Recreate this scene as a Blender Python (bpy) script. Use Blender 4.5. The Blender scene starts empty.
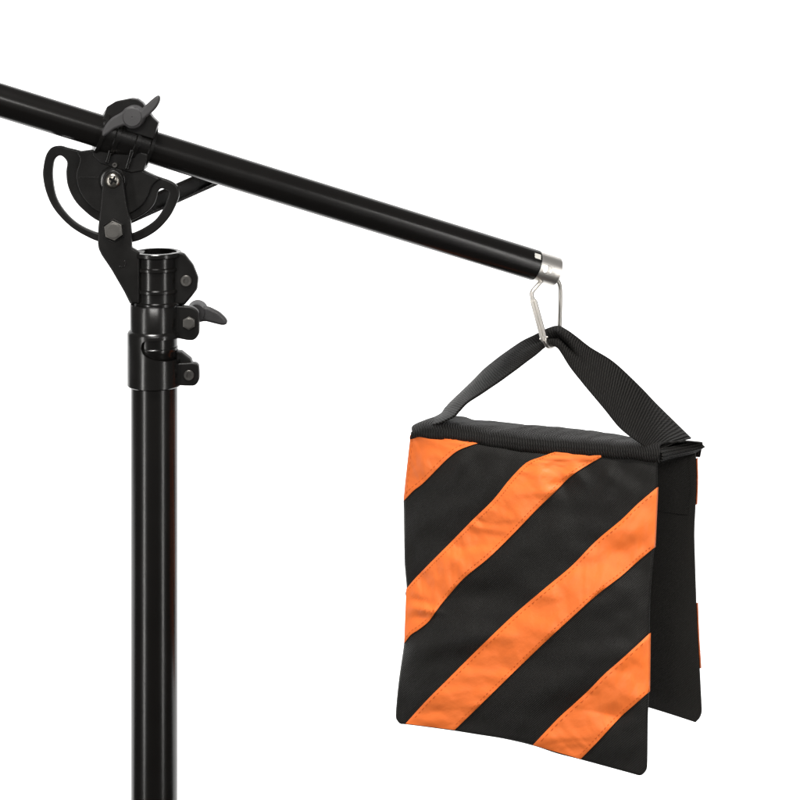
import bpy, bmesh, math, random
from mathutils import Vector, Matrix, noise
random.seed(7)
sc = bpy.context.scene
COL = sc.collection
PI = math.pi
D = 1.8            # camera distance to the plane of the stand (m)
ZC = 1.82          # camera height
CAM = Vector((0, -D, ZC))

# ------------------------------------------------------------------ helpers
def at(px, py, Y=0.0):
    """photo measurement -> world point at depth Y"""
    k = (D + Y) / D
    x = (px - 400) / 1000; z = (800 - py) / 1000 + 1.0
    return Vector((x * k, Y, ZC + (z - ZC) * k))

def on_plane(px, py, p0, n):
    d = at(px, py, 0) - CAM
    t = (p0 - CAM).dot(n) / d.dot(n)
    return CAM + d * t

def cr(pts, per=8, closed=False):
    """Catmull-Rom through points of any dimension"""
    P = [tuple(p) for p in pts]; n = len(P); out = []
    segs = n if closed else n - 1
    for i in range(segs):
        p1 = P[i]; p2 = P[(i + 1) % n]
        p0 = P[(i - 1) % n] if (closed or i > 0) else tuple(2 * a - b for a, b in zip(p1, p2))
        p3 = P[(i + 2) % n] if (closed or i + 2 < n) else tuple(2 * b - a for a, b in zip(p1, p2))
        for k in range(per):
            t = k / per; t2 = t * t; t3 = t2 * t
            out.append(tuple(0.5 * (2 * b + (c - a) * t + (2 * a - 5 * b + 4 * c - d) * t2 + (3 * b - a - 3 * c + d) * t3)
                             for a, b, c, d in zip(p0, p1, p2, p3)))
    if not closed: out.append(P[-1])
    return out

class Poly:
    """arc-length parametrised polyline"""
    def __init__(s, pts):
        s.p = [tuple(p) for p in pts]; s.l = [0.0]
        for a, b in zip(s.p, s.p[1:]):
            s.l.append(s.l[-1] + math.dist(a, b))
    def __call__(s, t):
        L = max(0, min(1, t)) * s.l[-1]
        for i in range(len(s.p) - 1):
            if L <= s.l[i + 1] or i == len(s.p) - 2:
                d = s.l[i + 1] - s.l[i]; f = (L - s.l[i]) / d if d else 0
                return tuple(a + (b - a) * f for a, b in zip(s.p[i], s.p[i + 1]))

def root(name, loc, label, cat, group=None):
    o = bpy.data.objects.new(name, None); COL.objects.link(o)
    o.location = loc; o['label'] = label; o['category'] = cat
    o.empty_display_size = 0.05
    if group: o['group'] = group
    return o

def base_of(o):
    while o.parent: o = o.parent
    return Vector(o.location)

def link(name, me, mats, parent=None, angle=35, label=None):
    """link mesh given in world coordinates as a child of a thing (or of a part)"""
    if not isinstance(mats, (list, tuple)): mats = [mats]
    me.name = name
    for m in mats:
        if m.name not in [x.name for x in me.materials if x]: me.materials.append(m)
    if parent is not None:
        b = base_of(parent)
        me.transform(Matrix.Translation(-b))
    for p in me.polygons: p.use_smooth = True
    me.set_sharp_from_angle(angle=math.radians(angle))
    o = bpy.data.objects.new(name, me); COL.objects.link(o)
    if parent is not None: o.parent = parent
    if label: o['label'] = label
    return o

def me_from_bm(bm):
    bmesh.ops.recalc_face_normals(bm, faces=bm.faces)
    me = bpy.data.meshes.new('m'); bm.to_mesh(me); bm.free(); return me

def add_me(bm, me):
    bm.from_mesh(me); bpy.data.meshes.remove(me)

def plate_me(outer, holes, Yf, thick, bevel=0.0008, res=2):
    """flat plate: outline in photo px measured on its front face (depth Yf), extruded away from the camera"""
    cu = bpy.data.curves.new('c', 'CURVE'); cu.dimensions = '2D'; cu.fill_mode = 'BOTH'
    for ring in [outer] + list(holes):
        sp = cu.splines.new('POLY'); sp.points.add(len(ring) - 1); sp.use_cyclic_u = True
        for q, (px, py) in zip(sp.points, ring):
            w = at(px, py, Yf); q.co = (w.x, w.z, 0, 1)
    cu.extrude = max(thick / 2 - bevel, 1e-5); cu.bevel_depth = bevel; cu.bevel_resolution = res; cu.offset = -bevel
    ob = bpy.data.objects.new('c', cu); COL.objects.link(ob)
    bpy.context.view_layer.update()
    dg = bpy.context.evaluated_depsgraph_get()
    me = bpy.data.meshes.new_from_object(ob.evaluated_get(dg))
    bpy.data.objects.remove(ob); bpy.data.curves.remove(cu)
    for v in me.vertices:
        x, y, z = v.co; v.co = (x, Yf + thick / 2 - z, y)
    me.materials.clear()
    return me

def circ(cx, cy, r, n=40, a0=0, a1=2 * PI, ry=None):
    full = abs(a1 - a0 - 2 * PI) < 1e-6
    m = n if full else n + 1
    return [(cx + r * math.cos(a0 + (a1 - a0) * i / n), cy + (ry or r) * math.sin(a0 + (a1 - a0) * i / n)) for i in range(m)]

def rev_bm(profile, p0, axis, segs=64, bm=None, close=False):
    """surface of revolution; profile = [(distance along axis, radius)]"""
    bm = bm or bmesh.new(); ax = axis.normalized()
    e1 = ax.orthogonal().normalized(); e2 = ax.cross(e1)
    rings = []
    for s, r in profile:
        if r < 1e-7: rings.append([bm.verts.new(p0 + ax * s)])
        else: rings.append([bm.verts.new(p0 + ax * s + (e1 * math.cos(2 * PI * i / segs) + e2 * math.sin(2 * PI * i / segs)) * r) for i in range(segs)])
    pairs = list(zip(rings, rings[1:]))
    if close: pairs.append((rings[-1], rings[0]))
    for A, B in pairs:
        for i in range(segs):
            j = (i + 1) % segs
            if len(A) == 1 and len(B) == 1: continue
            if len(A) == 1: bm.faces.new((A[0], B[i], B[j]))
            elif len(B) == 1: bm.faces.new((A[i], A[j], B[0]))
            else: bm.faces.new((A[i], A[j], B[j], B[i]))
    return bm

def rev_me(*a, **k): return me_from_bm(rev_bm(*a, **k))

def sweep_bm(path, r, segs=14, bm=None, caps=True, rfun=None):
    bm = bm or bmesh.new(); P = [Vector(p) for p in path]; n = len(P)
    T = [(P[min(i + 1, n - 1)] - P[max(i - 1, 0)]).normalized() for i in range(n)]
    u = T[0].orthogonal().normalized(); rings = []
    for i in range(n):
        u = (u - T[i] * u.dot(T[i])).normalized(); v = T[i].cross(u)
        rr = rfun(i / (n - 1)) if rfun else r
        rings.append([bm.verts.new(P[i] + (u * math.cos(2 * PI * k / segs) + v * math.sin(2 * PI * k / segs)) * rr) for k in range(segs)])
    for A, B in zip(rings, rings[1:]):
        for k in range(segs):
            j = (k + 1) % segs; bm.faces.new((A[k], A[j], B[j], B[k]))
    if caps:
        bm.faces.new(rings[0][::-1]); bm.faces.new(rings[-1])
    return bm

def grid_bm(G, UV=None, bm=None, mi=0):
    bm = bm or bmesh.new(); uvl = bm.loops.layers.uv.get('UVMap') or bm.loops.layers.uv.new('UVMap')
    V = [[bm.verts.new(p) for p in row] for row in G]
    for i in range(len(V) - 1):
        for j in range(len(V[0]) - 1):
            idx = ((i, j), (i + 1, j), (i + 1, j + 1), (i, j + 1))
            f = bm.faces.new([V[a][b] for a, b in idx]); f.material_index = mi
            if UV:
                for lp, (a, b) in zip(f.loops, idx): lp[uvl].uv = UV[a][b]
    return bm, V

def bool_cut(me, cutter_me):
    a = bpy.data.objects.new('a', me); b = bpy.data.objects.new('b', cutter_me)
    COL.objects.link(a); COL.objects.link(b)
    m = a.modifiers.new('b', 'BOOLEAN'); m.operation = 'DIFFERENCE'; m.object = b; m.solver = 'EXACT'
    bpy.context.view_layer.update()
    dg = bpy.context.evaluated_depsgraph_get()
    out = bpy.data.meshes.new_from_object(a.evaluated_get(dg))
    bpy.data.objects.remove(a); bpy.data.objects.remove(b)
    return out

# ------------------------------------------------------------------ materials
def new_mat(name):
    m = bpy.data.materials.new(name); m.use_nodes = True
    nt = m.node_tree; b = nt.nodes['Principled BSDF']
    return m, nt, b

def nd(nt, t, **kw):
    n = nt.nodes.new(t)
    for k, v in kw.items():
        if k.startswith('i_'): n.inputs[k[2:].replace('_', ' ')].default_value = v
        else: setattr(n, k, v)
    return n

def mth(nt, op, a, b=None, c=None):
    n = nt.nodes.new('ShaderNodeMath'); n.operation = op
    for i, x in enumerate((a, b, c)):
        if x is None: continue
        if isinstance(x, (int, float)): n.inputs[i].default_value = x
        else: nt.links.new(x, n.inputs[i])
    return n.outputs[0]

def painted(name, col, rough, spec, grain=0.15, scale=900, metallic=0.0, var=0.25, scratch=0.0):
    m, nt, b = new_mat(name); L = nt.links.new
    b.inputs['Metallic'].default_value = metallic
    b.inputs['Specular IOR Level'].default_value = spec
    tc = nd(nt, 'ShaderNodeTexCoord')
    n1 = nd(nt, 'ShaderNodeTexNoise', i_Scale=scale, i_Detail=2.0); L(tc.outputs['Object'], n1.inputs['Vector'])
    n2 = nd(nt, 'ShaderNodeTexNoise', i_Scale=35.0, i_Detail=5.0); L(tc.outputs['Object'], n2.inputs['Vector'])
    mr = nd(nt, 'ShaderNodeMapRange', i_From_Min=0.3, i_From_Max=0.7, i_To_Min=rough * (1 - var * .5), i_To_Max=rough * (1 + var))
    L(n2.outputs['Fac'], mr.inputs['Value']); L(mr.outputs['Result'], b.inputs['Roughness'])
    mx = nd(nt, 'ShaderNodeMix', data_type='RGBA')
    mx.inputs['A'].default_value = (*[c * (1 - var) for c in col], 1); mx.inputs['B'].default_value = (*[min(1, c * (1 + var)) for c in col], 1)
    L(n2.outputs['Fac'], mx.inputs['Factor']); L(mx.outputs['Result'], b.inputs['Base Color'])
    if grain > 0:
        bp = nd(nt, 'ShaderNodeBump', i_Strength=grain, i_Distance=0.0004)
        L(n1.outputs['Fac'], bp.inputs['Height']); L(bp.outputs['Normal'], b.inputs['Normal'])
    return m

M_PAINT = painted('black_satin_tube_paint', (0.0045, 0.0041, 0.0038), 0.235, 0.36, 0.0, var=0.08)
M_CAST = painted('black_cast_metal', (0.0045, 0.0042, 0.0039), 0.22, 0.42, 0.08, 700)
M_PLATE = painted('black_plate_paint', (0.005, 0.0047, 0.0044), 0.34, 0.24, 0.2, 1200)
M_GREY = painted('grey_plastic', (0.034, 0.033, 0.034), 0.5, 0.4, 0.25, 900)
M_BOLT = painted('dark_bolt_metal', (0.10, 0.096, 0.09), 0.42, 0.5, 0.25, 600, metallic=0.85)
M_SCREW = painted('bright_screw_metal', (0.26, 0.245, 0.22), 0.28, 0.5, 0.1, 600, metallic=1.0)
M_RECESS_SHADE = painted('recess_shade', (0.004, 0.004, 0.004), 0.7, 0.1, 0.1)
M_CHROME = painted('polished_steel', (0.62, 0.59, 0.55), 0.36, 0.5, 0.0, metallic=1.0, var=0.1)
M_STICK = painted('white_print', (0.5, 0.49, 0.46), 0.6, 0.2, 0.1)

def alu():
    m, nt, b = new_mat('turned_aluminium'); L = nt.links.new
    b.inputs['Metallic'].default_value = 1.0; b.inputs['Base Color'].default_value = (0.66, 0.635, 0.60, 1)
    tc = nd(nt, 'ShaderNodeTexCoord'); mp = nd(nt, 'ShaderNodeMapping')
    mp.inputs['Rotation'].default_value = (0, math.radians(-17), 0); mp.inputs['Scale'].default_value = (60, 1500, 1500)
    n = nd(nt, 'ShaderNodeTexNoise', i_Scale=1.0, i_Detail=3.0)
    L(tc.outputs['Object'], mp.inputs['Vector']); L(mp.outputs['Vector'], n.inputs['Vector'])
    mr = nd(nt, 'ShaderNodeMapRange', i_To_Min=0.3, i_To_Max=0.5); L(n.outputs['Fac'], mr.inputs['Value']); L(mr.outputs['Result'], b.inputs['Roughness'])
    bp = nd(nt, 'ShaderNodeBump', i_Strength=0.25, i_Distance=0.0003); L(n.outputs['Fac'], bp.inputs['Height']); L(bp.outputs['Normal'], b.inputs['Normal'])
    return m
M_ALU = alu()

def fabric(name, cola, colb, period, rough, spec, bump, sheen, twill=True, dist=0.0006):
    m, nt, b = new_mat(name); L = nt.links.new
    uv = nd(nt, 'ShaderNodeUVMap', uv_map='UVMap')
    nz = nd(nt, 'ShaderNodeTexNoise', i_Scale=60.0, i_Detail=4.0); L(uv.outputs['UV'], nz.inputs['Vector'])
    nf = nd(nt, 'ShaderNodeTexNoise', i_Scale=900.0, i_Detail=3.0); L(uv.outputs['UV'], nf.inputs['Vector'])
    sp = nd(nt, 'ShaderNodeSeparateXYZ'); L(uv.outputs['UV'], sp.inputs[0])
    w = 2 * PI / period
    wob = mth(nt, 'MULTIPLY', nz.outputs['Fac'], 5.0)
    u = mth(nt, 'ADD', mth(nt, 'MULTIPLY', sp.outputs['X'], w), wob)
    v = mth(nt, 'ADD', mth(nt, 'MULTIPLY', sp.outputs['Y'], w), wob)
    h = mth(nt, 'MULTIPLY_ADD', mth(nt, 'MULTIPLY', mth(nt, 'SINE', u), mth(nt, 'SINE', v)), 0.5, 0.5)
    h = mth(nt, 'ADD', mth(nt, 'MULTIPLY', h, 0.7), mth(nt, 'MULTIPLY', nf.outputs['Fac'], 0.35))
    mx = nd(nt, 'ShaderNodeMix', data_type='RGBA'); mx.inputs['A'].default_value = (*cola, 1); mx.inputs['B'].default_value = (*colb, 1)
    L(h, mx.inputs['Factor']); L(mx.outputs['Result'], b.inputs['Base Color'])
    b.inputs['Roughness'].default_value = rough; b.inputs['Specular IOR Level'].default_value = spec
    b.inputs['Sheen Weight'].default_value = sheen; b.inputs['Sheen Roughness'].default_value = 0.4
    bp = nd(nt, 'ShaderNodeBump', i_Strength=bump, i_Distance=dist); L(h, bp.inputs['Height']); L(bp.outputs['Normal'], b.inputs['Normal'])
    return m
M_NYLON = fabric('black_oxford_nylon', (0.0028, 0.0025, 0.0022), (0.0185, 0.0175, 0.0162), 0.00245, 0.5, 0.16, 1.0, 0.0)
M_NYLON_IN = fabric('black_lining_nylon', (0.009, 0.0083, 0.0076), (0.042, 0.0395, 0.036), 0.00245, 0.6, 0.2, 0.8, 0.0)

def orange():
    m, nt, b = new_mat('orange_satin_tape'); L = nt.links.new
    uv = nd(nt, 'ShaderNodeUVMap', uv_map='UVMap')
    nz = nd(nt, 'ShaderNodeTexNoise', i_Scale=38.0, i_Detail=4.0, i_Roughness=0.5); L(uv.outputs['UV'], nz.inputs['Vector'])
    nf = nd(nt, 'ShaderNodeTexNoise', i_Scale=1300.0, i_Detail=2.0); L(uv.outputs['UV'], nf.inputs['Vector'])
    mx = nd(nt, 'ShaderNodeMix', data_type='RGBA'); mx.inputs['A'].default_value = (0.78, 0.152, 0.023, 1); mx.inputs['B'].default_value = (0.83, 0.188, 0.042, 1)
    L(nz.outputs['Fac'], mx.inputs['Factor']); L(mx.outputs['Result'], b.inputs['Base Color'])
    b.inputs['Roughness'].default_value = 0.46; b.inputs['Specular IOR Level'].default_value = 0.3
    h = mth(nt, 'ADD', mth(nt, 'MULTIPLY', nz.outputs['Fac'], 1.0), mth(nt, 'MULTIPLY', nf.outputs['Fac'], 0.05))
    bp = nd(nt, 'ShaderNodeBump', i_Strength=0.6, i_Distance=0.003); L(h, bp.inputs['Height']); L(bp.outputs['Normal'], b.inputs['Normal'])
    return m
M_ORANGE = orange()
M_THREAD = painted('orange_stitch_thread', (0.55, 0.10, 0.016), 0.7, 0.2, 0.2)
M_BTHREAD = painted('black_thread', (0.02, 0.02, 0.02), 0.7, 0.2, 0.2)

def webbing():
    m, nt, b = new_mat('black_ribbed_webbing'); L = nt.links.new
    uv = nd(nt, 'ShaderNodeUVMap', uv_map='UVMap')
    nz = nd(nt, 'ShaderNodeTexNoise', i_Scale=90.0, i_Detail=3.0); L(uv.outputs['UV'], nz.inputs['Vector'])
    sp = nd(nt, 'ShaderNodeSeparateXYZ'); L(uv.outputs['UV'], sp.inputs[0])
    u = mth(nt, 'ADD', mth(nt, 'MULTIPLY', sp.outputs['X'], 2 * PI / 0.0031), mth(nt, 'MULTIPLY', nz.outputs['Fac'], 2.5))
    tri = mth(nt, 'PINGPONG', mth(nt, 'MULTIPLY', sp.outputs['Y'], 420.0), 1.0)
    u = mth(nt, 'ADD', u, mth(nt, 'MULTIPLY', tri, 0.9))
    h = mth(nt, 'MULTIPLY_ADD', mth(nt, 'SINE', u), 0.5, 0.5)
    nf = nd(nt, 'ShaderNodeTexNoise', i_Scale=1000.0, i_Detail=3.0); L(uv.outputs['UV'], nf.inputs['Vector'])
    h2 = mth(nt, 'ADD', mth(nt, 'MULTIPLY', h, 0.8), mth(nt, 'MULTIPLY', nf.outputs['Fac'], 0.3))
    mx = nd(nt, 'ShaderNodeMix', data_type='RGBA'); mx.inputs['A'].default_value = (0.0022, 0.002, 0.0018, 1); mx.inputs['B'].default_value = (0.0195, 0.0182, 0.0168, 1)
    L(h2, mx.inputs['Factor']); L(mx.outputs['Result'], b.inputs['Base Color'])
    b.inputs['Roughness'].default_value = 0.55; b.inputs['Specular IOR Level'].default_value = 0.16
    bp = nd(nt, 'ShaderNodeBump', i_Strength=1.0, i_Distance=0.0016); L(h2, bp.inputs['Height']); L(bp.outputs['Normal'], b.inputs['Normal'])
    return m
M_WEB = webbing()

def backdrop_mat():
    m, nt, b = new_mat('glowing_white_backdrop')
    b.inputs['Base Color'].default_value = (0.85, 0.85, 0.85, 1); b.inputs['Roughness'].default_value = 0.9
    b.inputs['Specular IOR Level'].default_value = 0.0
    b.inputs['Emission Color'].default_value = (1, 1, 1, 1); b.inputs['Emission Strength'].default_value = 0.95  # added glow keeps the sheet pure white; it is no lamp
    return m

# ------------------------------------------------------------------ setting: white seamless backdrop with an added glow
prof = [(0.9, 0.004)] + [(2.2 + 1.0 * math.sin(a), 1.0 - 1.0 * math.cos(a)) for a in [i * PI / 2 / 16 for i in range(17)]] + [(3.2, 4.5)]
bm, _ = grid_bm([[Vector((x, y, z)) for (y, z) in prof] for x in (-4.5, -1.5, 1.5, 4.5)])
bd = link('backdrop', me_from_bm(bm), backdrop_mat())
bd['kind'] = 'structure'; bd['label'] = 'plain white seamless studio backdrop, given its own glow, behind everything'

bm, _ = grid_bm([[Vector((x, y, 0)) for y in (-4.0, -1.0, 2.0)] for x in (-5, 0, 5)])  # dark floor added out of view so the boom's underside reflects no white
fl = link('floor', me_from_bm(bm), painted('added_dark_floor', (0.03, 0.03, 0.03), 0.7, 0.2, 0.1, 200), None)
fl['kind'] = 'structure'; fl['label'] = 'unseen matt floor, added dark to keep white reflections off the boom'

# ------------------------------------------------------------------ light stand
UP = Vector((0, 0, 1))
PX = 154.3
pole_base = Vector((at(PX, 800).x, 0, 0.0))
stand = root('light_stand', pole_base, 'upright black light stand pole with two stacked collars at its top', 'light stand')
def zz(py): return at(0, py, 0).z
link('pole', rev_me([(0, 0.0), (0, 0.0231), (zz(384), 0.0231), (zz(384), 0)], pole_base, UP, 96), M_PAINT, stand)

R1 = 0.0241
c0 = Vector((pole_base.x, 0, 0))
def cyl_prof(pts): return [(zz(py), r / 1000) for py, r in pts]
upper = link('upper_collar', rev_me(cyl_prof([(303.5, 19), (303.6, 23.4), (304.6, 24.1), (330, 24.1), (332, 24.1), (332, 20)]), c0, UP, 96), M_CAST, stand)
inner = link('inner_sleeve', rev_me(cyl_prof([(331, 21), (331, 23.0), (345.5, 23.0), (346.3, 23.6), (350, 23.6), (351, 23.0), (384, 22.9), (384, 20)]), c0, UP, 96), M_CAST, stand)

# lower collar: a shell with a slanted slot cut in its front right side
def lower_collar():
    bm = bmesh.new(); R = 0.0268; Ri = 0.0236
    def zf(py): return at(154, py, -0.0255).z
    N = 160; cols = []
    sl = Poly(cr([(-21.5, 349), (-18, 353.5), (-10, 357), (0, 359.3), (20, 361.6), (40, 362.6), (70, 363), (168, 363)], 6))
    st = Poly(cr([(-21.5, 349), (-20, 344.5), (-15, 342), (-5, 341.3), (20, 341), (70, 341), (168, 341)], 6))
    def look(pl, a):
        for (a0, y0), (a1, y1) in zip(pl.p, pl.p[1:]):
            if a0 <= a <= a1: return y0 + (y1 - y0) * ((a - a0) / (a1 - a0) if a1 > a0 else 0)
        return None
    z0, z1 = zz(385.5), zz(329.5); b = 0.0012
    angs = [-180 + 360 * i / N for i in range(N)]
    angs += [-21.5, 168]; angs = sorted(set(angs))
    for a in angs:
        lo = look(sl, a); hi = look(st, a); ar = math.radians(a)
        zl = zf(lo) if lo else zf(351); zh = zf(hi) if hi else zf(351)
        dirv = Vector((math.sin(ar), -math.cos(ar), 0))
        def P(r, z): return bm.verts.new(c0 + dirv * r + Vector((0, 0, z)))
        low = [P(Ri, z0), P(R - b, z0), P(R, z0 + b), P(R, zl), P(Ri, zl)]
        upp = [P(Ri, zh), P(R, zh), P(R, z1 - 0.0032), P(R - 0.0006, z1 - 0.0016), P(R1 + 0.0002, z1), P(Ri, z1)]
        cols.append((low, upp, lo is not None))
    n = len(cols)
    for i in range(n):
        A = cols[i]; B = cols[(i + 1) % n]
        for g in (0, 1):
            for k in range(len(A[g]) - 1):
                bm.faces.new((A[g][k], B[g][k], B[g][k + 1], A[g][k + 1]))
    bmesh.ops.remove_doubles(bm, verts=bm.verts, dist=2e-6)
    me = bpy.data.meshes.new('m'); bm.normal_update(); bm.to_mesh(me); bm.free(); return me
lower = link('lower_collar', lower_collar(), M_CAST, stand, angle=40)

def rounded(pts, r=2.0, n=5):
    out = []; m = len(pts)
    for i in range(m):
        p = Vector(pts[i]); a = Vector(pts[i - 1]); b = Vector(pts[(i + 1) % m])
        da = (a - p); db = (b - p); ra = min(r, da.length * .45); rb = min(r, db.length * .45)
        s = p + da.normalized() * ra; e = p + db.normalized() * rb
        for k in range(n + 1):
            t = k / n; q = s * (1 - t) ** 2 + p * 2 * t * (1 - t) + e * t * t; out.append((q.x, q.y))
    return out

def hexpts(cx, cy, r, rot=0): return [(cx + r * math.cos(rot + i * PI / 3), cy + r * math.sin(rot + i * PI / 3)) for i in range(6)]

def hex_bolt(cx, cy, r, Yf, h, parent, rot=PI / 6, name='bolt'):
    bm = bmesh.new()
    add_me(bm, plate_me(hexpts(cx, cy, r, rot), [], Yf - h, h, 0.0009, 3))
    p = at(cx, cy, Yf - h)
    rev_bm([(0.0, 0.0), (-0.0004, r * .5e-3), (-0.0003, r * .68e-3), (0.0006, r * .84e-3)], p, Vector((0, 1, 0)), 32, bm)
    return link(name, me_from_bm(bm), M_BOLT, parent, 25)

def socket_bolt(cx, cy, r, Yf, h, parent, name='socket_bolt'):
    p = at(cx, cy, Yf)
    R = r / 1000
    bm = rev_bm([(0.001, R), (-h * .7, R), (-h, R * .88), (-h, R * .5), (-h * .3, R * .46), (-h * .3, 0)], p, Vector((0, 1, 0)), 36)
    return link(name, me_from_bm(bm), M_BOLT, parent, 30)

# upper collar ears, bolt and wing lever
ear = [(172, 305.8), (186, 306.5), (192, 307), (198.5, 311), (199, 322), (199, 335), (194, 340.5), (188, 340.5), (178, 338.5), (170, 338)]
for Yf, th in ((-0.007, 0.0065), (0.002, 0.0095)):
    link('clamp_ear', plate_me(rounded(ear, 3.5), [], Yf, th, 0.0012, 3), M_PLATE, upper)
hex_bolt(188.7, 323.5, 6.9, -0.007, 0.004, stand)
lev = rounded([(201, 306.5), (209, 307.5), (219, 312.5), (225, 318), (227.2, 321.5), (226.3, 325), (222, 325.8), (214, 323.8), (205, 321.5), (198, 323), (190, 325), (184, 318), (186, 308), (194, 304.5)], 3)
bm = bmesh.new()
add_me(bm, plate_me(lev, [], 0.019, 0.0085, 0.0026, 4))
rev_bm([(0.0, 0.0), (0.0, 0.0085), (0.016, 0.0105), (0.018, 0.0095), (0.018, 0)], at(196, 313, 0.016), Vector((0, 1, 0)), 40, bm)
link('wing_lever', me_from_bm(bm), M_GREY, stand, label='grey wing lever at the right of the upper collar')

# lower collar ears
ear2 = [(170, 364), (184, 363.3), (194, 362.8), (198.5, 365), (199, 372), (199, 381), (195, 386), (186, 386), (170, 385)]
for Yf, th in ((-0.009, 0.008), (0.002, 0.0095)):
    link('clamp_ear', plate_me(rounded(ear2, 3), [], Yf, th, 0.0012, 3), M_PLATE, lower)
link('stop_tab', plate_me(rounded([(176, 351.5), (181, 352), (186, 356), (190.5, 359.5), (192, 364), (176, 366)], 1.2), [], -0.004, 0.012, 0.001, 2), M_PLATE, lower)
socket_bolt(189, 375.2, 5.2, -0.009, 0.0022, stand)

# ------------------------------------------------------------------ boom bracket on the pole top
SX = 157.2
sl0 = Vector((at(SX, 0).x, 0, 0))
brk = root('boom_bracket', Vector((sl0.x, 0, zz(304))), 'black tilting bracket with slotted half-round plate joining pole and boom', 'bracket')
sleeve_prof = [(304, 19.4), (304, 22.6), (301.5, 22.8), (300.4, 20.8), (292, 20.8), (291, 22.4), (288.6, 22.4), (287.6, 20.8), (270.5, 20.8), (269.5, 22.4),
               (267, 22.4), (266, 20.8), (257, 20.8), (256.2, 23.4), (255.4, 24.4), (252.2, 24.4), (251.4, 23.8), (251.2, 20.4), (251.8, 19.4), (303.9, 19.3)]
link('sleeve', rev_me(cyl_prof(sleeve_prof), sl0, UP, 96, close=True), M_CAST, brk)

# right ears of the sleeve
re = rounded([(170, 253.5), (179, 252.6), (184, 253.6), (193, 265), (198, 277.5), (197, 288), (191, 296), (184, 304), (170, 304)], 2)
for q, Yf, th in ((re, -0.008, 0.007), ([(x, y + 1.5) for x, y in re], 0.002, 0.008)):
    link('clamp_ear', plate_me(q, [], Yf, th, 0.0012, 3), M_PLATE, brk)
# left web that carries the sleeve
link('sleeve_web', plate_me(rounded([(128, 254), (142, 254), (142, 304), (130, 304), (124, 292)], 1.5), [], -0.0140, 0.024, 0.001, 2), M_PLATE, brk)
socket_bolt(186.2, 280.8, 5.6, -0.008, 0.0024, brk)

# slotted half round plate
outer = cr([(93, 154.7), (80, 151), (67.5, 148), (60, 146), (51.5, 147.6), (45.9, 155), (43.2, 167), (42.8, 177), (45.7, 191.5), (52.5, 207), (64.5, 221.5),
            (78, 232), (97.5, 241.5), (114, 244), (130.6, 242.6), (143.6, 238.6), (158, 229.6), (169.6, 216.6), (177, 202), (179, 194), (177, 186.5), (171, 181.7),
            (160, 177.6), (144.4, 172.5)], 5) + [(142, 165), (95, 150)]
so = [(54.8, 159), (52.6, 168), (52.6, 180), (56, 197.5), (64.5, 211.8), (78, 224.3), (97.5, 233.3), (114, 236), (130.6, 233.9), (143.6, 228.2), (155, 220), (163, 209), (168.4, 196), (167.8, 191)]
si = [(161.5, 188.6), (157.6, 192), (156.4, 197.5), (153, 205.5), (145, 213.4), (131, 221), (114, 224), (97.5, 220.8), (82.5, 209.5), (73.5, 199), (67.5, 185.5), (66, 172), (66.8, 162)]
slot = cr(so + si + [(60.8, 155.8)], 5, closed=True)
bm = bmesh.new()
add_me(bm, plate_me(outer, [slot], -0.0035, 0.007, 0.0013, 4))
web = cr([(76, 152), (79.5, 160), (76, 172), (76, 180), (79, 191), (86, 202), (98, 212), (114, 216), (129, 214), (141, 206.5), (147.5, 197), (151, 188), (156, 182), (161, 179.2)], 5) + [(143, 171), (141, 164), (96, 149.5)]
add_me(bm, plate_me(web, [], -0.0062, 0.0124, 0.0013, 4))
sector = link('sector_plate', me_from_bm(bm), M_PLATE, brk)
bm = bmesh.new()
add_me(bm, plate_me([(79, 176.6), (100, 177.2), (100, 178.4), (79, 177.8)], [], -0.0067, 0.001, 0.0002, 1))
link('ridge', me_from_bm(bm), M_PLATE, sector)
# hub
pH = at(113, 180.5, -0.0062)
link('hub', rev_me([(0.002, 0.0142), (-0.0008, 0.0142), (-0.0014, 0.0136), (-0.0014, 0.0122), (-0.0026, 0.0122), (-0.003, 0.0116), (-0.003, 0)], pH, Vector((0, 1, 0)), 56), M_CAST, brk)
# link plates, front and back
lp = [(97.6, 244), (98, 228), (100.4, 203.6), (102.2, 183)] + circ(112.8, 180.5, 10.4, 18, PI * 0.97, PI * 2.03) + [(123.5, 183), (126.4, 203.6), (130.4, 221.5), (131.4, 236), (131.6, 248), (139, 252), (139, 303.6), (131, 303.6), (124, 292), (111, 269.5), (101.5, 255.5), (98.6, 249.5)]
for Yf in (-0.0165, 0.0085):
    link('link_plate', plate_me(rounded(lp, 1.0, 2), [], Yf, 0.008, 0.0015, 4), M_PLATE, brk)
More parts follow.
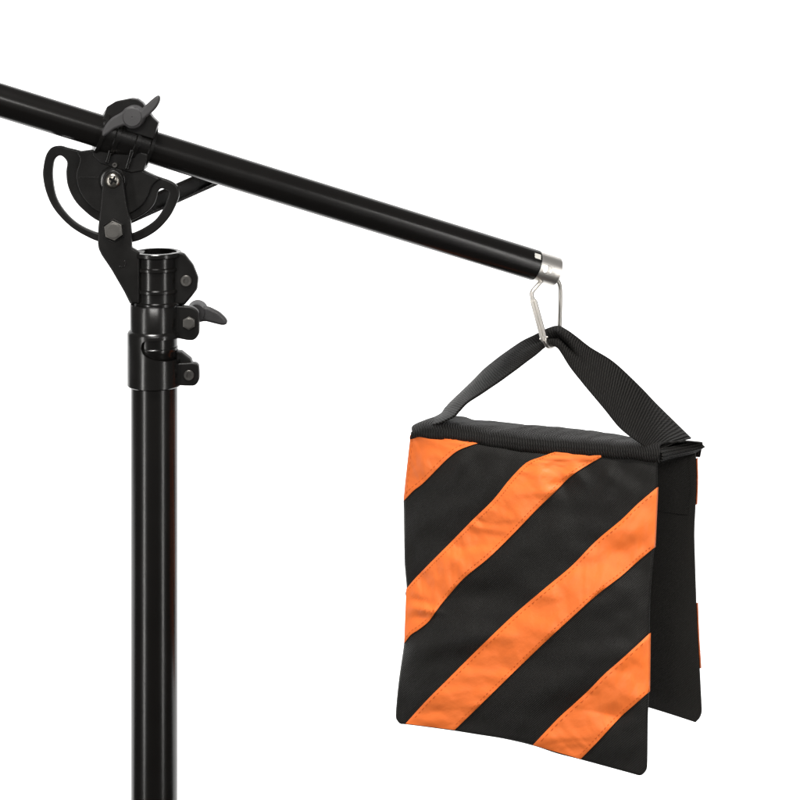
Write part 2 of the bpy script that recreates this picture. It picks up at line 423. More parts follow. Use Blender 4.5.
# raised hex seat with bolt head, cross screw, cast mark
bm = bmesh.new(); add_me(bm, plate_me(hexpts(113.4, 231, 12.2, PI / 6), [hexpts(113.4, 231, 10.8, PI / 6)], -0.0180, 0.002, 0.0004, 2))
link('bolt_seat', me_from_bm(bm), M_PLATE, brk)
hex_bolt(113.2, 231, 10.2, -0.0165, 0.0055, brk, PI / 6 - 0.12)
def cross_screw(cx, cy, r, Yf, parent):
    p = at(cx, cy, Yf); R = r / 1000
    me = rev_me([(0.002, 0), (0.002, R * .98), (0.0, R), (-R * .28, R * .93), (-R * .5, R * .7), (-R * .58, R * .4), (-R * .6, 0)], p, Vector((0, 1, 0)), 40)
    o = link('cross_screw', me, M_SCREW, parent, 40)
    bm = bmesh.new(); a0 = 0.5
    for a in (a0, a0 + PI / 2):
        c, s = math.cos(a), math.sin(a); L, w = r * .55, r * .13
        add_me(bm, plate_me([(cx + L * c - w * s, cy + L * s + w * c), (cx - L * c - w * s, cy - L * s + w * c), (cx - L * c + w * s, cy - L * s - w * c), (cx + L * c + w * s, cy + L * s - w * c)], [], Yf - R * .63 + (0.00003 if a > a0 else 0), 0.002, 0.0001, 1))
    link('screw_recess_shade', me_from_bm(bm), M_RECESS_SHADE, o)  # dark cross laid on the head, its colour standing in for recess shade
cross_screw(112.8, 180.5, 8.0, -0.0165, brk)
bm = bmesh.new()
add_me(bm, plate_me(circ(122, 263.7, 4.2, 20, -0.9, 2.4) + circ(122, 263.7, 3.2, 20, 2.4, -0.9), [], -0.0168, 0.001, 0.0002, 1))
link('cast_mark', me_from_bm(bm), M_CAST, brk)
# brace channel behind the plate
b0, b1 = (118, 219.5), (224, 175.3)
def brace():
    bm = bmesh.new()
    dx, dy = b1[0] - b0[0], b1[1] - b0[1]; l = math.hypot(dx, dy); nx, ny = -dy / l, dx / l
    def off(h0, h1, e0=0.0, e1=1.0): 
        q = lambda t, h: (b0[0] + dx * t + nx * h, b0[1] + dy * t + ny * h)
        return [q(e0, h0), q(e1, h0), q(e1, h1), q(e0, h1)]
    add_me(bm, plate_me(off(-9, 8.5), [], 0.026, 0.003, 0.0005, 1))
    add_me(bm, plate_me(off(6.2, 9.3), [], 0.018, 0.011, 0.0008, 2))
    add_me(bm, plate_me(off(-9.3, -6.6), [], 0.018, 0.011, 0.0008, 2))
    x0 = at(118, 0, 0.02).x
    for v in bm.verts: v.co.y += max(0, v.co.x - x0) * 0.42
    return me_from_bm(bm)
link('brace_channel', brace(), M_CAST, brk)

# ------------------------------------------------------------------ boom arm
def boomY(px): return -0.03 + 0.16 * px / 545
B1 = at(0, 100.3, boomY(0)); B2 = at(535.6, 265.4, boomY(535.6))
BAX = (B2 - B1).normalized(); BR = 0.0165
b_start = B1 - BAX * 0.3
LB = (B2 - b_start).length
boom = root('boom_pole', b_start, 'long black round boom tube sloping down to a silver end piece', 'boom')
link('tube', rev_me([(0, BR * .85), (0, BR), (LB - 0.0006, BR), (LB, BR - 0.0006), (LB, BR - 0.0012), (0.001, BR * .85)], b_start, BAX, 96), M_PAINT, boom)
fit = rev_me([(LB - 0.03, BR - 0.0024), (LB - 0.03, BR - 0.0009), (LB + 0.0243, BR - 0.0009), (LB + 0.0248, BR - 0.0014), (LB + 0.0248, BR - 0.0026)], b_start, BAX, 128, close=True)
hc = at(547.2, 269.6, 0.12)
cut = rev_me([(-0.06, 0), (-0.06, 0.0049), (0.06, 0.0049), (0.06, 0)], hc, Vector((-0.06, 1, -0.1)), 40)
link('end_piece', bool_cut(fit, cut), M_ALU, boom, 35)
# small white print on the black tube
def sticker():
    e2 = BAX.cross(Vector((0, 1, 0))).normalized()      # roughly up/down in the picture
    if e2.z < 0: e2 = -e2
    e1 = -(BAX.cross(e2)).normalized()
    if e1.y > 0: e1 = -e1
    s0 = (at(530.8, 264, boomY(530)) - b_start).dot(BAX)
    G = []; 
    for i in range(7):
        s = s0 - 0.0036 + 0.0072 * i / 6
        row = []
        for j in range(9):
            a = math.radians(34 + 22 * j / 8); row.append(b_start + BAX * (s + 0.0006 * math.sin(j * 2.1) * (i in (0, 6))) + (e1 * math.cos(a) + e2 * math.sin(a)) * (BR + 0.00015))
        G.append(row)
    bm, _ = grid_bm(G); return me_from_bm(bm)
link('printed_mark', sticker(), M_STICK, boom, label='small white printed mark near the silver end')

# boom clamp (belongs to the bracket): frame s along boom, v across
ang = math.atan2(0.308, 1); cu_, su_ = math.cos(ang), math.sin(ang)
AX0 = (125.0, 138.8)
def sv(s, v): return (AX0[0] + s * cu_ - v * su_, AX0[1] + s * su_ + v * cu_)
Yc = boomY(125)
cc = at(AX0[0], AX0[1], Yc)
cprof = []
H = 27.0
def rib(s0, s1, r0, r1): return [(s0 - .7, r0), (s0, r1), (s1, r1), (s1 + .7, r0)]
cp = [(-H, 16.6), (-H, 22.6), (-H + 3.4, 22.8), (-H + 4.2, 20.6)] + rib(-12.6, -8.6, 20.6, 22.6) + rib(8.2, 12.2, 20.6, 22.6) + [(H - 4.2, 20.6), (H - 3.4, 22.8), (H, 22.6), (H, 16.6)]
bm = rev_bm([(s / 1000, r / 1000) for s, r in cp], cc, BAX, 96, close=True)
link('clamp_ring', me_from_bm(bm), M_CAST, brk, 40)
lug = [sv(*q) for q in [(-H, -8), (-H, -25), (-20, -33), (-6, -40.5), (0, -41.5), (6, -39.5), (12, -35), (20, -28.5), (H, -25), (H, -8)]]
lug_o = rounded(lug, 1.2)
for Yf in (Yc - 0.0175, Yc + 0.002):
    link('clamp_lug', plate_me(lug_o, [], Yf, 0.013, 0.0010, 3), M_PLATE, brk)
# lower saddle block joining ring and sector
link('saddle_block', plate_me(rounded([sv(*q) for q in [(-H, 8), (H, 8), (H, 25.5), (16, 31), (-16, 31), (-H, 25.5)]], 1.5), [], Yc - 0.0145, 0.029, 0.0012, 3), M_PLATE, brk)
for s in (-10.6, 10.2):
    link('clamp_rib', plate_me(rounded([sv(s - 2.2, 8), sv(s + 2.2, 8), sv(s + 1.8, 29), sv(s - 1.8, 29)], 1), [], Yc - 0.0185, 0.006, 0.001, 2), M_CAST, brk)
socket_bolt(115.2, 164.8, 2.6, Yc - 0.0165, 0.0035, brk, 'set_screw')
# wing nut
wing = [(139, 110.5), (143, 107.2), (148, 102.8), (153, 98.4), (157.4, 95.6), (159.6, 97.4), (159, 102.4), (155.4, 108.6), (150, 114), (143.5, 119.5), (142.4, 121.5),
        (139.8, 126), (135, 128.6), (129, 128.4), (124.6, 125.8), (121.5, 126.3), (114, 129.4), (107.6, 134.2), (102.8, 136.6), (101.8, 132.4), (105.4, 124.8), (111.5, 118), (119, 113.6), (122.4, 111.2), (125, 108.4), (129, 106.6), (134, 106.6)]
wing = cr(wing, 4, closed=True)
Yw = Yc - 0.034
bm = bmesh.new()
add_me(bm, plate_me(wing, [], Yw, 0.0075, 0.0022, 4))
rev_bm([(0.017, 0.0), (0.017, 0.0112), (0.009, 0.0112), (0.0045, 0.0096), (-0.0004, 0.0094), (-0.0012, 0.0086), (-0.0014, 0.0009), (-0.0006, 0.0)], at(132.2, 117.2, Yw), Vector((0, 1, 0)), 48, bm)
link('wing_nut', me_from_bm(bm), M_GREY, brk, 40, label='grey wing nut on the front of the boom clamp')

# ------------------------------------------------------------------ sandbag geometry frame
TH = math.radians(36)
e_t = Vector((math.cos(TH), -math.sin(TH), 0))
nf_h = Vector((-math.sin(TH), -math.cos(TH), 0))
YB = 0.13
PC = at(556, 445, YB)                 # centre of the bag's top
HALF = 0.036
PF = PC + nf_h * HALF                 # point on the front plane
NF = (nf_h + Vector((0, 0, 0.05))).normalized()
def front(px, py, d=0.0): return on_plane(px, py, PF + NF * d, NF)   # a spot on the bag's front, d metres proud of its flat plane
def offp(px, py, o):                  # vertical plane o metres behind the front plane
    return on_plane(px, py, PF - nf_h * o, nf_h)

bag = root('sandbag', at(545, 345, YB), 'black saddle sandbag with diagonal orange stripes hanging by its webbing handle', 'sandbag')

top_e = Poly(cr([(411, 432), (431, 433), (456, 436), (480, 440), (510, 445), (555, 449), (604, 452), (657.5, 456)], 8))
left_e = Poly(cr([(411, 432), (409.3, 445), (403.9, 495), (403.8, 510), (404.4, 557), (405.3, 572), (406.6, 588), (405.4, 593.5), (407.2, 602), (405.9, 611), (406.8, 618), (404.6, 632), (403.7, 646), (398.6, 682), (395.7, 714), (397, 720.4)], 6))
bot_e = Poly(cr([(397, 720.4), (400.2, 723.8), (406, 724.4), (425, 726.8), (454, 730.8), (478, 734.6), (504, 738.8), (533, 745.6), (556, 753.2), (580, 759.4), (608, 767), (630, 773), (639, 775.4), (642.4, 774.6), (644.4, 772.6)], 6))
right_e = Poly(cr([(657.5, 456), (657.2, 486), (655.4, 516), (654, 548), (652.8, 562), (650.4, 590), (649.4, 634), (648.8, 692), (647.8, 718), (647.3, 760), (646.6, 769), (644.4, 772.6)], 6))
def coons(a, b):
    T, B, L, R = top_e(a), bot_e(a), left_e(b), right_e(b)
    c00, c10, c01, c11 = top_e(0), top_e(1), bot_e(0), bot_e(1)
    return tuple((1 - b) * T[i] + b * B[i] + (1 - a) * L[i] + a * R[i] - ((1 - a) * (1 - b) * c00[i] + a * (1 - b) * c10[i] + (1 - a) * b * c01[i] + a * b * c11[i]) for i in (0, 1))
# table for approximate inverse (px,py)->(a,b)
def xl(py):
    p = left_e.p
    for q, r in zip(p, p[1:]):
        if q[1] <= py <= r[1]: return q[0] + (r[0] - q[0]) * (py - q[1]) / max(1e-6, r[1] - q[1])
    return p[0][0] if py < p[0][1] else p[-1][0]
def xr(py):
    p = right_e.p
    for q, r in zip(p, p[1:]):
        if q[1] <= py <= r[1]: return q[0] + (r[0] - q[0]) * (py - q[1]) / max(1e-6, r[1] - q[1])
    return p[0][0] if py < p[0][1] else p[-1][0]
def yt(px):
    p = top_e.p
    for q, r in zip(p, p[1:]):
        if q[0] <= px <= r[0]: return q[1] + (r[1] - q[1]) * (px - q[0]) / max(1e-6, r[0] - q[0])
    return p[0][1] if px < p[0][0] else p[-1][1]
def yb(px):
    p = bot_e.p
    for q, r in zip(p, p[1:]):
        if q[0] <= px <= r[0]: return q[1] + (r[1] - q[1]) * (px - q[0]) / max(1e-6, r[0] - q[0])
    return p[0][1] if px < p[0][0] else p[-1][1]
# soft folds: (x0,y0,x1,y1, height m, width px)
FOLDS = [(400, 652, 500, 634, 0.0040, 13), (500, 634, 575, 628, 0.0022, 16), (430, 606, 530, 585, -0.0028, 15), (404, 606, 442, 613, 0.0020, 3.2), (404, 596, 436, 606, -0.0016, 3.0), (404, 619, 430, 617, -0.0014, 3.0),
         (500, 460, 478, 505, 0.0020, 9), (535, 462, 548, 500, 0.0018, 8), (557, 468, 568, 498, -0.0015, 6), (570, 462, 586, 486, 0.0016, 6), (600, 470, 628, 486, 0.0028, 9), (625, 465, 612, 492, -0.0022, 7),
         (468, 450, 452, 482, 0.0018, 8), (430, 446, 416, 480, 0.0016, 8), (418, 520, 470, 505, 0.0022, 12), (420, 545, 520, 538, -0.0022, 15), (560, 656, 645, 650, 0.0026, 14),
         (530, 690, 620, 672, 0.0020, 15), (410, 690, 470, 700, 0.0018, 14), (600, 560, 650, 545, -0.0022, 12), (500, 560, 560, 600, 0.0014, 16), (590, 720, 640, 712, -0.0016, 10), (470, 525, 500, 532, 0.0012, 3.5), (455, 548, 490, 545, -0.001, 4)]
def seg_d(px, py, s):
    x0, y0, x1, y1 = s[:4]; dx, dy = x1 - x0, y1 - y0
    t = max(0, min(1, ((px - x0) * dx + (py - y0) * dy) / (dx * dx + dy * dy)))
    tt = math.sin(PI * min(1, max(0, 0.1 + 0.8 * t)))
    return math.hypot(px - x0 - dx * t, py - y0 - dy * t), tt
def disp(px, py):
    L, R = xl(py), xr(py); T, B = yt(px), yb(px)
    a = max(0, min(1, (px - L) / (R - L))); b = max(0, min(1, (py - T) / (B - T)))
    ea = min(px - L, R - px); eb = min(py - T, B - py)
    edge = max(0, min(1, min(ea, eb) / 14.0)); edge = edge * (2 - edge)
    d = 0.0105 * (1 - abs(2 * a - 1) ** 3.0) ** 0.8 * (1 - abs(2 * b - 1) ** 4.0) ** 0.8
    nz = noise.noise(Vector((px / 55, py / 48, 2.3))) * 0.0030 + noise.noise(Vector((px / 24, py / 20, 7.1))) * 0.0011 + noise.noise(Vector(((px + py * .6) / 11, (py - px * .5) / 26, 1.1))) * 0.00035
    n1 = noise.noise(Vector((px / 64 + py / 110, py / 46 - px / 140, 12.7)))
    nz -= 0.0002 * max(0, 0.3 - abs(n1)) / 0.3
    f = 0
    for s in FOLDS:
        ds, tt = seg_d(px, py, s)
        f += 1.7 * s[4] * tt * math.exp(-(ds / s[5]) ** 2)
    em = max(edge, 0.35 if px - L < 14 else 0) if (px - L) > 0 else edge
    return d + (nz * 1.5 + f) * edge

def edgef(px, py):
    e = min(px - xl(py), xr(py) - px, py - yt(px), yb(px) - py)
    return max(0, min(1, e / 9.0))
def pouch_bm():
    NA, NB = 140, 170
    G = []; U = []; Gb = []
    for i in range(NA + 1):
        r1, r2, u = [], [], []
        for j in range(NB + 1):
            a, b = i / NA, j / NB
            px, py = coons(a, b); dd = disp(px, py)
            border = i in (0, NA) or j in (0, NB)
            p = front(px, py)
            r1.append(front(px, py, dd + (0.0004 if border else 0.0016)))
            r2.append(p - NF * (dd * 0.55 + (0.0004 if border else 0.0016)))
            q = p - PF; u.append((q.dot(e_t), q.z))
        G.append(r1); Gb.append(r2); U.append(u)
    bm, V = grid_bm(G, U); bm, W = grid_bm(Gb, U, bm)
    ring = [(i, 0) for i in range(NA)] + [(NA, j) for j in range(NB)] + [(i, NB) for i in range(NA, 0, -1)] + [(0, j) for j in range(NB, 0, -1)]
    for (i, j), (k, l) in zip(ring, ring[1:] + ring[:1]): bm.faces.new((V[i][j], V[k][l], W[k][l], W[i][j]))
    return bm
fp = link('front_pouch', me_from_bm(pouch_bm()), M_NYLON, bag, 60)

# orange stripes sewn on the front pouch
STR = [
 ([(480, 441.5), (455, 437), (431, 434.5), (411.6, 434), (409.6, 445), (406, 475), (403.6, 499.5)],
  [(480.5, 442.5), (472, 445), (458, 450.5), (446, 460), (435, 471), (422, 484), (413, 491), (404, 500.5)]),
 ([(553, 449), (551, 453), (539, 457.5), (526, 463), (510, 479), (493, 500), (472.5, 520), (452, 541), (431, 562), (415, 578.5), (406.2, 589)],
  [(605, 452.5), (604, 455.5), (590, 463.5), (571.5, 475.5), (555, 491.5), (534, 512), (514, 533), (489, 557.5), (464, 578), (447, 597), (436, 611), (428, 622), (418, 630), (410.5, 635), (404, 643.5)]),
 ([(657, 487.5), (637.5, 504), (621, 520), (596, 541), (571.5, 566), (547, 586.5), (518, 611), (493.5, 634), (472, 655), (450, 677), (426, 701), (405.5, 723.6)],
  [(654.2, 547.5), (637.5, 561.5), (620, 577), (596, 595.5), (570, 619), (546, 641), (520, 666), (495, 690.5), (474, 711), (454.5, 730)]),
 ([(649.4, 633.5), (635, 647), (620, 660.5), (604, 674.5), (590, 689), (575, 703), (560, 716.5), (546, 731), (532.8, 745)],
  [(648.7, 692), (634, 705), (620, 717.5), (601, 738), (590, 749.5), (580.5, 759)]),
]
def stripe_bm(k, A, B):
    PA, PB = Poly(cr(A, 5)), Poly(cr(B, 5)); NS, NM = 110, 18
    G, U = [], []
    def surf(s, m):
        pa, pb = PA(s), PB(s)
        px = pa[0] + (pb[0] - pa[0]) * m; py = pa[1] + (pb[1] - pa[1]) * m
        w = math.dist(pa, pb); L = s * PB.l[-1]
        em = min(1, min(m, 1 - m) * w / 2.5)
        # puckers that run across the tape, strongest near the stitching
        q = noise.noise(Vector((L / 13 + m * 1.2, k * 5.3, m * 1.1))) * 0.0017
        q += noise.noise(Vector((L / 6.0 - m * 2.0, k * 3.1 + 9, m * 0.8))) * 0.0005 * (1 if m < .35 or m > .65 else .5)
        q += noise.noise(Vector((px / 16, py / 9, k + 20))) * 0.0006
        n1 = noise.noise(Vector((L / 21 + m * 1.1, k * 7.7 + 3, m * 0.7)))
        q -= 0.0006 * max(0, 0.16 - abs(n1)) / 0.16
        n2 = noise.noise(Vector((L / 10 - m * 1.6, k * 2.9 + 13, m * 0.9)))
        q -= 0.00025 * max(0, 0.2 - abs(n2)) / 0.2
        return px, py, disp(px, py) + 0.0031 * (0.84 + 0.14 * edgef(px, py)) + em * (0.0010 + max(q, -0.0017) * (0.4 + 0.6 * edgef(px, py)))
    for i in range(NS + 1):
        r, u = [], []
        for j in range(NM + 1):
            px, py, d = surf(i / NS, j / NM)
            r.append(front(px, py, d)); u.append((i / NS * PB.l[-1] / 1000, j / NM * 0.045 + k * 0.2))
        G.append(r); U.append(u)
    bm, V = grid_bm(G, U)
    # fold the tape's rim down on to the pouch
    nrm = NF * -0.0029
    rim = [V[i][0] for i in range(NS + 1)] + [V[NS][j] for j in range(1, NM + 1)] + [V[i][NM] for i in range(NS - 1, -1, -1)] + [V[0][j] for j in range(NM - 1, 0, -1)]
    low = [bm.verts.new(v.co + nrm) for v in rim]
    for a in range(len(rim)):
        b = (a + 1) % len(rim); bm.faces.new((rim[a], rim[b], low[b], low[a]))
    bmesh.ops.recalc_face_normals(bm, faces=bm.faces)
    # stitches
    ln = PB.l[-1]
    for side in (0, 1):
        s = 5.0
        pl = PB if side else PA
        while s < ln - 6:
            pts = []
            for t in (0, 0.5, 1):
                ss = (s + 2.7 * t) / ln; w = max(6, math.dist(PA(ss), PB(ss))); m = 3.6 / w
                if m > .45: m = .45
                px, py, d = surf(ss, 1 - m if side else m)
                pts.append(front(px, py, d + (0.0002 if t == .5 else -0.0003)))
            nb = len(bm.faces)
            sweep_bm(pts, 0.00034, 5, bm)
            bm.faces.ensure_lookup_table()
            for f in bm.faces[nb:]: f.material_index = 1
            s += 4.2
    return bm
for k, (A, B) in enumerate(STR):
    bm = stripe_bm(k, A, B)
    me = bpy.data.meshes.new('m'); bm.to_mesh(me); bm.free()
    # face normals toward the viewer side are not needed for rendering; keep shading smooth
    link('stripe', me, [M_ORANGE, M_THREAD], fp, 50)

# rear pouch, hanging a little farther back at its bottom
TL3, TR3 = front(411, 432), front(657.5, 456)
EW = TR3 - TL3
rr_px = Poly(cr([(695.5, 450), (696.2, 480), (695.4, 504), (694.2, 530), (694.4, 548), (696, 599), (697.4, 636), (699.2, 664), (700.6, 690), (701.8, 716), (701, 723)], 6))
NR = (nf_h + Vector((0, 0, -0.13))).normalized()
PR0 = offp(695.5, 450, 0.068)
def rear_pt(a, b, d=0.0, ext=0.0):
    px, py = rr_px(b)
    r = on_plane(px, py, PR0, NR)
    bowl = -0.011 * math.sin(PI * a) if b > .5 else 0
    p = r - EW * (1 - a) + EW.normalized() * ext
    p = p - Vector((0, 0, 1)) * (bowl * (b - .5) * 2)
    return p + NR * d
def rear_d(a, b):
    e = max(0, min(1, min(a, 1 - a) * 12, min(b, 1 - b) * 14))
    d = 0.008 * (1 - abs(2 * a - 1) ** 4) * (1 - abs(2 * b - 1) ** 4)
    return d + e * (noise.noise(Vector((a * 5, b * 6, 4.4))) * 0.003 + noise.noise(Vector((a * 13, b * 17, 1.4))) * 0.001)
def rear_bm():
    NA, NB = 70, 80; G, Gb, U = [], [], []
    for i in range(NA + 1):
        r1, r2, u = [], [], []
        for j in range(NB + 1):
            a, b = i / NA, j / NB; bd_ = i in (0, NA) or j in (0, NB); dd = rear_d(a, b)
            cut_ = 0.0
            if b > .95: cut_ = 0.006 * ((b - .95) / .05) ** 2 * max(0, (a - .6) / .4) ** 2
            r1.append(rear_pt(a, b, dd * .6 + (0.0012 if not bd_ else 0.0009), -cut_)); r2.append(rear_pt(a, b, -dd - (0.0012 if not bd_ else 0.0009), -cut_))
            u.append((a * EW.length, b * 0.3))
        G.append(r1); Gb.append(r2); U.append(u)
    bm, V = grid_bm(G, U); bm, W = grid_bm(Gb, U, bm)
    ring = [(i, 0) for i in range(NA)] + [(NA, j) for j in range(NB)] + [(i, NB) for i in range(NA, 0, -1)] + [(0, j) for j in range(NB, 0, -1)]
    for (i, j), (k, l) in zip(ring, ring[1:] + ring[:1]): bm.faces.new((V[i][j], V[k][l], W[k][l], W[i][j]))
    return bm
rp = link('rear_pouch', me_from_bm(rear_bm()), M_NYLON_IN, bag, 60)
# its stripes are sewn on the far side and wrap on to the right edge
def rear_stripe(b0, b1, slope):
    G, U = [], []
    NS, NM = 60, 12
    for i in range(NS + 1):
        r, u = [], []
        for j in range(NM + 1):
            m = j / NM; bb = b0 + (b1 - b0) * m
            if i == 0:
                p = rear_pt(1, bb, 0.0004, 0.0016)
            elif i == 1:
                p = rear_pt(1, bb, -0.0022, 0.0013)
            else:
                a = 1 - (i - 1) / (NS - 1); b = bb + slope * (1 - a)
                b = max(0.004, min(0.996, b))
                p = rear_pt(a, b, -rear_d(a, b) - 0.0022)
            r.append(p); u.append((i / NS * .3, m * .05))
        G.append(r); U.append(u)
    return grid_bm(G, U)[0]
for b0, b1, sl_ in ((0.03, 0.2, 0.78), (0.56, 0.80, 0.78), (0.845, 0.985, 0.0)):
    if sl_ == 0.0: continue
    link('stripe', me_from_bm(rear_stripe(b0, b1, sl_)), M_ORANGE, rp, 50)
# stray thread at the right edge
tp = [rear_pt(1, 0.73, 0, 0.001) + Vector((x, 0, z)) / 1000 for x, z in ((0, 0), (3, -3), (5.5, -8), (7, -13), (7.5, -15))]
link('loose_thread', me_from_bm(sweep_bm(cr(tp, 5), 0.00013, 5)), M_BTHREAD, rp)

# inner facing strip between the pouches
def facing():
    G, U = [], []
    for i in range(31):
        a = i / 30; r, u = [], []
        for j in range(13):
            b = j / 12 * 0.23
            r.append(rear_pt(a, b, 0.0105 - 0.004 * j / 12 + 0.0012 * math.sin(a * 31 + j * .3) * (j / 12), -0.004 - 0.001 * math.sin(b * 40)))
            u.append((a * .3, b * .3))
        G.append(r); U.append(u)
    return grid_bm(G, U)[0]
link('inner_facing', me_from_bm(facing()), M_NYLON_IN, bag, 60)

# ---- top webbing band
lipl = Poly(cr([(410.2, 439), (420, 437), (431, 438.4), (447.5, 439.5), (465, 441.8), (480, 444.2), (510, 450), (555, 454), (604, 457), (640, 460), (659, 462.5)], 6))
fold = Poly(cr([(412.2, 431), (423, 428.5), (436, 428), (455, 430), (480, 433.5), (510, 437.5), (555, 441.5), (604, 445), (640, 448.5), (660, 450)], 6))
rtop = Poly(cr([(452, 416), (462, 417.5), (476, 420.5), (495, 421.8), (514, 424.3), (555, 428.4), (604, 434), (640, 438.5), (672, 440.5), (701, 442.5)], 6))
rlip = Poly(cr([(452, 432), (480, 437), (514, 441), (555, 445), (604, 450), (660, 454), (700, 457)], 6))
def band_bm():
    NU, NV = 150, 30; G, U = [], []
    for i in range(NU + 1):
        s = i / NU
        a, b, c, d = lipl(s), fold(s), rtop(s), rlip(s)
        wig = noise.noise(Vector((s * 14, 0, 3))) * 0.0012
        P0 = front(a[0], a[1], 0.0042); P1 = offp(b[0], b[1] + 1.5, -0.0045); P1b = offp(b[0] + 1.5, b[1] - 5.5, 0.010)
        P2 = offp(c[0], c[1], 0.064); P3 = offp(c[0] + 1, c[1] + 3, 0.0735); P4 = offp(d[0], d[1], 0.075)
        mid = (P1b + P2) / 2 + Vector((0, 0, 0.003 - 0.002 * math.sin(s * 9)))
        sec = Poly(cr([P0, (P0 + P1) / 2 + NF * 0.0012, P1, P1b, mid, P2, P3, P4], 6))
        r, u = [], []
        for j in range(NV + 1):
            t = j / NV; q = Vector(sec(t)) + Vector((0, 0, wig + noise.noise(Vector((s * 30, t * 5, 1))) * 0.0006))
            r.append(q); u.append((s * 0.3 + 0.006 * math.sin(t * 6), t * sec.l[-1]))
        G.append(r); U.append(u)
    return grid_bm(G, U)[0]
band = link('top_webbing', me_from_bm(band_bm()), M_WEB, bag, 60)
def end_tab():
    up = Poly(cr([(659.5, 449.5, 0.0), (668, 448, .016), (680, 445.5, .038), (694, 442.5, .060), (700.5, 442.5, .070), (702.2, 446, .074)], 6))
    lo = Poly(cr([(660.5, 462, 0.0), (669, 459, .016), (681, 456.3, .036), (693, 453.4, .058), (699.5, 450.5, .068), (702.0, 447, .074)], 6))
    G, U = [], []
    for i in range(41):
        a, b = up(i / 40), lo(i / 40); A = offp(*a); B = offp(*b); r, u = [], []
        for j in range(13):
            t = j / 12
            r.append(A.lerp(B, t) + e_t * (0.0035 * math.sin(PI * t) - 0.001)); u.append((t * .014, i / 40 * .08))
        G.append(r); U.append(u)
    return grid_bm(G, U)[0]
et = link('webbing_end', me_from_bm(end_tab()), M_WEB, band, 60)
md = et.modifiers.new('thickness', 'SOLIDIFY'); md.thickness = 0.0016; md.offset = 0.0
md = band.modifiers.new('thickness', 'SOLIDIFY'); md.thickness = 0.0016; md.offset = 0.0

# ---- handle webbing
F = [(412.5, 432, .002), (424, 428, .002), (440, 423, .002), (453, 417, .004), (459.6, 411, .007), (465, 404.5, .010), (480, 394.5, .014), (500, 381, .019), (520, 366.5, .024), (536, 354.5, .028), (546, 346.8, .031),
     (552, 345.5, .032), (558, 348, .032), (563, 355.5, .031), (570, 367, .029), (584, 385, .025), (604, 409, .018), (621, 429, .010), (640, 443, .003), (656, 452, -.001)]
Bk = [(415, 427, .018), (422, 424.5, .035), (432, 419, .052), (441, 413.5, .060), (446, 407.5, .062), (452, 401, .062), (472, 381.5, .058), (487, 367, .054), (500, 356.8, .050), (522, 341.8, .046), (538, 335, .042),
      (547, 331, .041), (558, 327, .041), (566, 330, .042), (577, 337.5, .044), (590, 347.5, .048), (613, 362, .054), (638, 385, .060), (660, 408, .064), (691, 438.5, .066)]
def handle_bm():
    PFc = cr(F, 8); PBc = cr(Bk, 8); NV = 16; G, U = [], []
    n = len(PFc); acc = 0; last = None
    for i in range(n):
        f, b = PFc[i], PBc[i]
        A = offp(f[0], f[1], f[2]); B = offp(b[0], b[1], b[2])
        mid = (A + B) / 2
        if last is not None: acc += (mid - last).length
        last = mid
        A2 = offp(PFc[min(i + 1, n - 1)][0], PFc[min(i + 1, n - 1)][1], PFc[min(i + 1, n - 1)][2]); A0 = offp(*PFc[max(i - 1, 0)])
        tang = (A2 - A0).normalized(); nn = (B - A).cross(tang).normalized()
        if nn.dot(CAM - mid) < 0: nn = -nn
        s = i / (n - 1)
        crease = math.exp(-((s - 0.66) / 0.09) ** 2); bunch = math.exp(-((s - 0.58) / 0.07) ** 2)
        r, u = [], []
        for j in range(NV + 1):
            t = j / NV
            q = A.lerp(B, t)
            h = 0.0022 * math.sin(PI * t) * (1 - bunch) + crease * (0.0065 * math.exp(-((t - .78) / .16) ** 2) - 0.0090 * math.exp(-((t - .5) / .085) ** 2)) + bunch * 0.004 * math.sin(PI * t * 2.4)
            h += 0.0006 * noise.noise(Vector((s * 22, t * 2.5, 5)))
            q = q + nn * h
            r.append(q); u.append((acc, t * 0.05))
        G.append(r); U.append(u)
    return grid_bm(G, U)[0]
hd = link('handle', me_from_bm(handle_bm()), M_WEB, bag, 60)
md = hd.modifiers.new('thickness', 'SOLIDIFY'); md.thickness = 0.0018; md.offset = 0.0

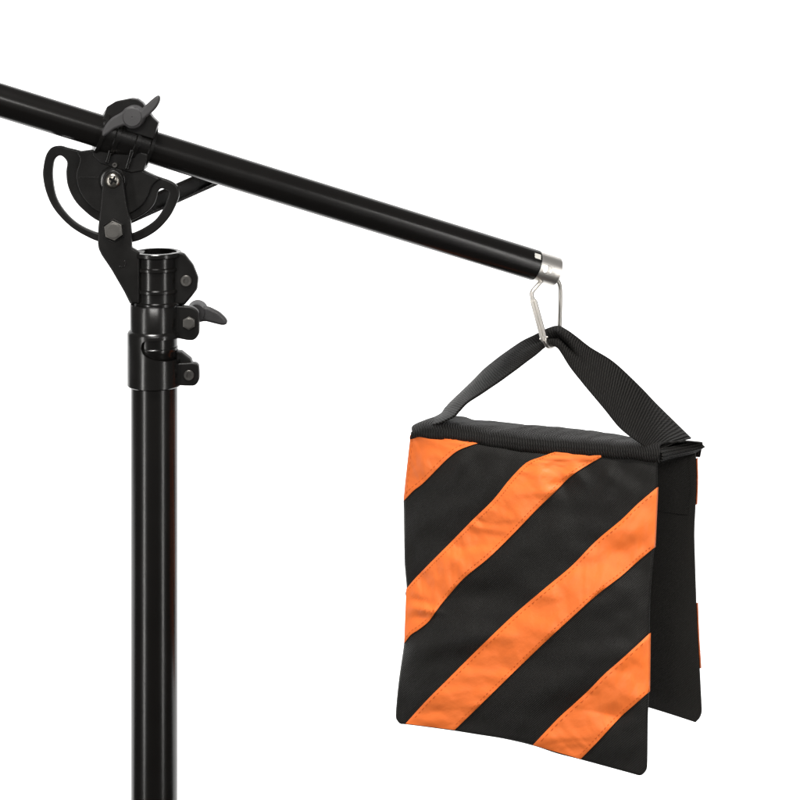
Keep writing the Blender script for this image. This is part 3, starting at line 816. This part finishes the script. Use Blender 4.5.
# ------------------------------------------------------------------ carabiner
car = root('carabiner', at(545, 282, YB), 'silver snap hook linking the boom end to the bag handle', 'carabiner')
def cp3(px, py, dy): return at(px, py, YB + dy)
wire = [(533.0, 300.6, -.0123), (531.7, 294.5, -.012), (533, 290.5, -.0115), (537, 286, -.010), (541, 281.5, -.0075), (546.5, 277.6, -.003), (552, 277, .001), (556.6, 279.4, .004), (559.3, 284, .006), (560.3, 291, .008), (560.2, 308, .010), (559.6, 326, .012),
        (558.4, 336, .010), (555.6, 343, .005), (551.5, 346.6, -.002), (548, 346.4, -.008), (545.6, 343, -.012), (544, 339.5, -.0135)]
link('hook_wire', me_from_bm(sweep_bm(cr([cp3(*q) for q in wire], 8), 0.0023, 18)), M_CHROME, car, 60)
def gate():
    bm = bmesh.new(); a = cp3(533.2, 299.5, -.0125); b = cp3(544.4, 341, -.0137)
    ax = (b - a); side = ax.cross(Vector((0, 1, 0))).normalized()
    for sgn in (-1, 1):
        o = side * 0.00175 * sgn
        sweep_bm([a + o * .8, a + ax * .05 + o, a + ax * .5 + o, a + ax * .92 + o, b + o * .7], 0.0016, 12, bm, rfun=lambda t: 0.0021 - 0.0005 * abs(2 * t - 1) ** 3)
    rev_bm([(-0.0042, 0), (-0.0042, 0.0013), (0.0042, 0.0013), (0.0042, 0)], a + ax * .93, side, 14, bm)
    rev_bm([(-0.0036, 0), (-0.0036, 0.0012), (0.0036, 0.0012), (0.0036, 0)], a + ax * .04, side, 14, bm)
    return me_from_bm(bm)
link('gate', gate(), M_CHROME, car, 50)

# ------------------------------------------------------------------ camera, light, world
cam = bpy.data.cameras.new('camera'); co = bpy.data.objects.new('camera', cam); COL.objects.link(co)
co.location = CAM; co.rotation_euler = (PI / 2, 0, 0)
cam.sensor_width = 36; cam.lens = 36 * D / 0.8; cam.shift_y = -420 / 800; cam.clip_end = 100; cam.clip_start = 0.05
sc.camera = co

def softbox(name, loc, target, w, h, power, col=(1, 1, 1)):
    l = bpy.data.lights.new(name, 'AREA'); l.shape = 'RECTANGLE'; l.size = w; l.size_y = h; l.energy = power; l.color = col
    o = bpy.data.objects.new(name, l); COL.objects.link(o); o.location = loc
    o.rotation_euler = (Vector(target) - Vector(loc)).to_track_quat('-Z', 'Y').to_euler()
    return o
softbox('softbox', (-1.75, -1.65, 1.25), (-0.25, 0, 1.25), 0.11, 2.4, 27, (1, 0.985, 0.96))
softbox('softbox', (1.55, -1.45, 1.25), (-0.25, 0, 1.25), 0.10, 2.4, 18, (1, 0.985, 0.96))
softbox('softbox', (0.0, -2.3, 2.48), (0.0, 0, 1.6), 1.6, 0.22, 30, (1, 0.98, 0.95))
softbox('softbox', (-0.4, -1.0, 4.0), (0.15, 0, 1.35), 0.9, 0.6, 112, (1, 0.98, 0.95))

w = bpy.data.worlds.new('World'); sc.world = w; w.use_nodes = True
bg = w.node_tree.nodes['Background']; bg.inputs[0].default_value = (1, 0.99, 0.975, 1); bg.inputs[1].default_value = 0.15
sc.view_settings.view_transform = 'Standard'; sc.view_settings.look = 'None'; sc.view_settings.exposure = 0
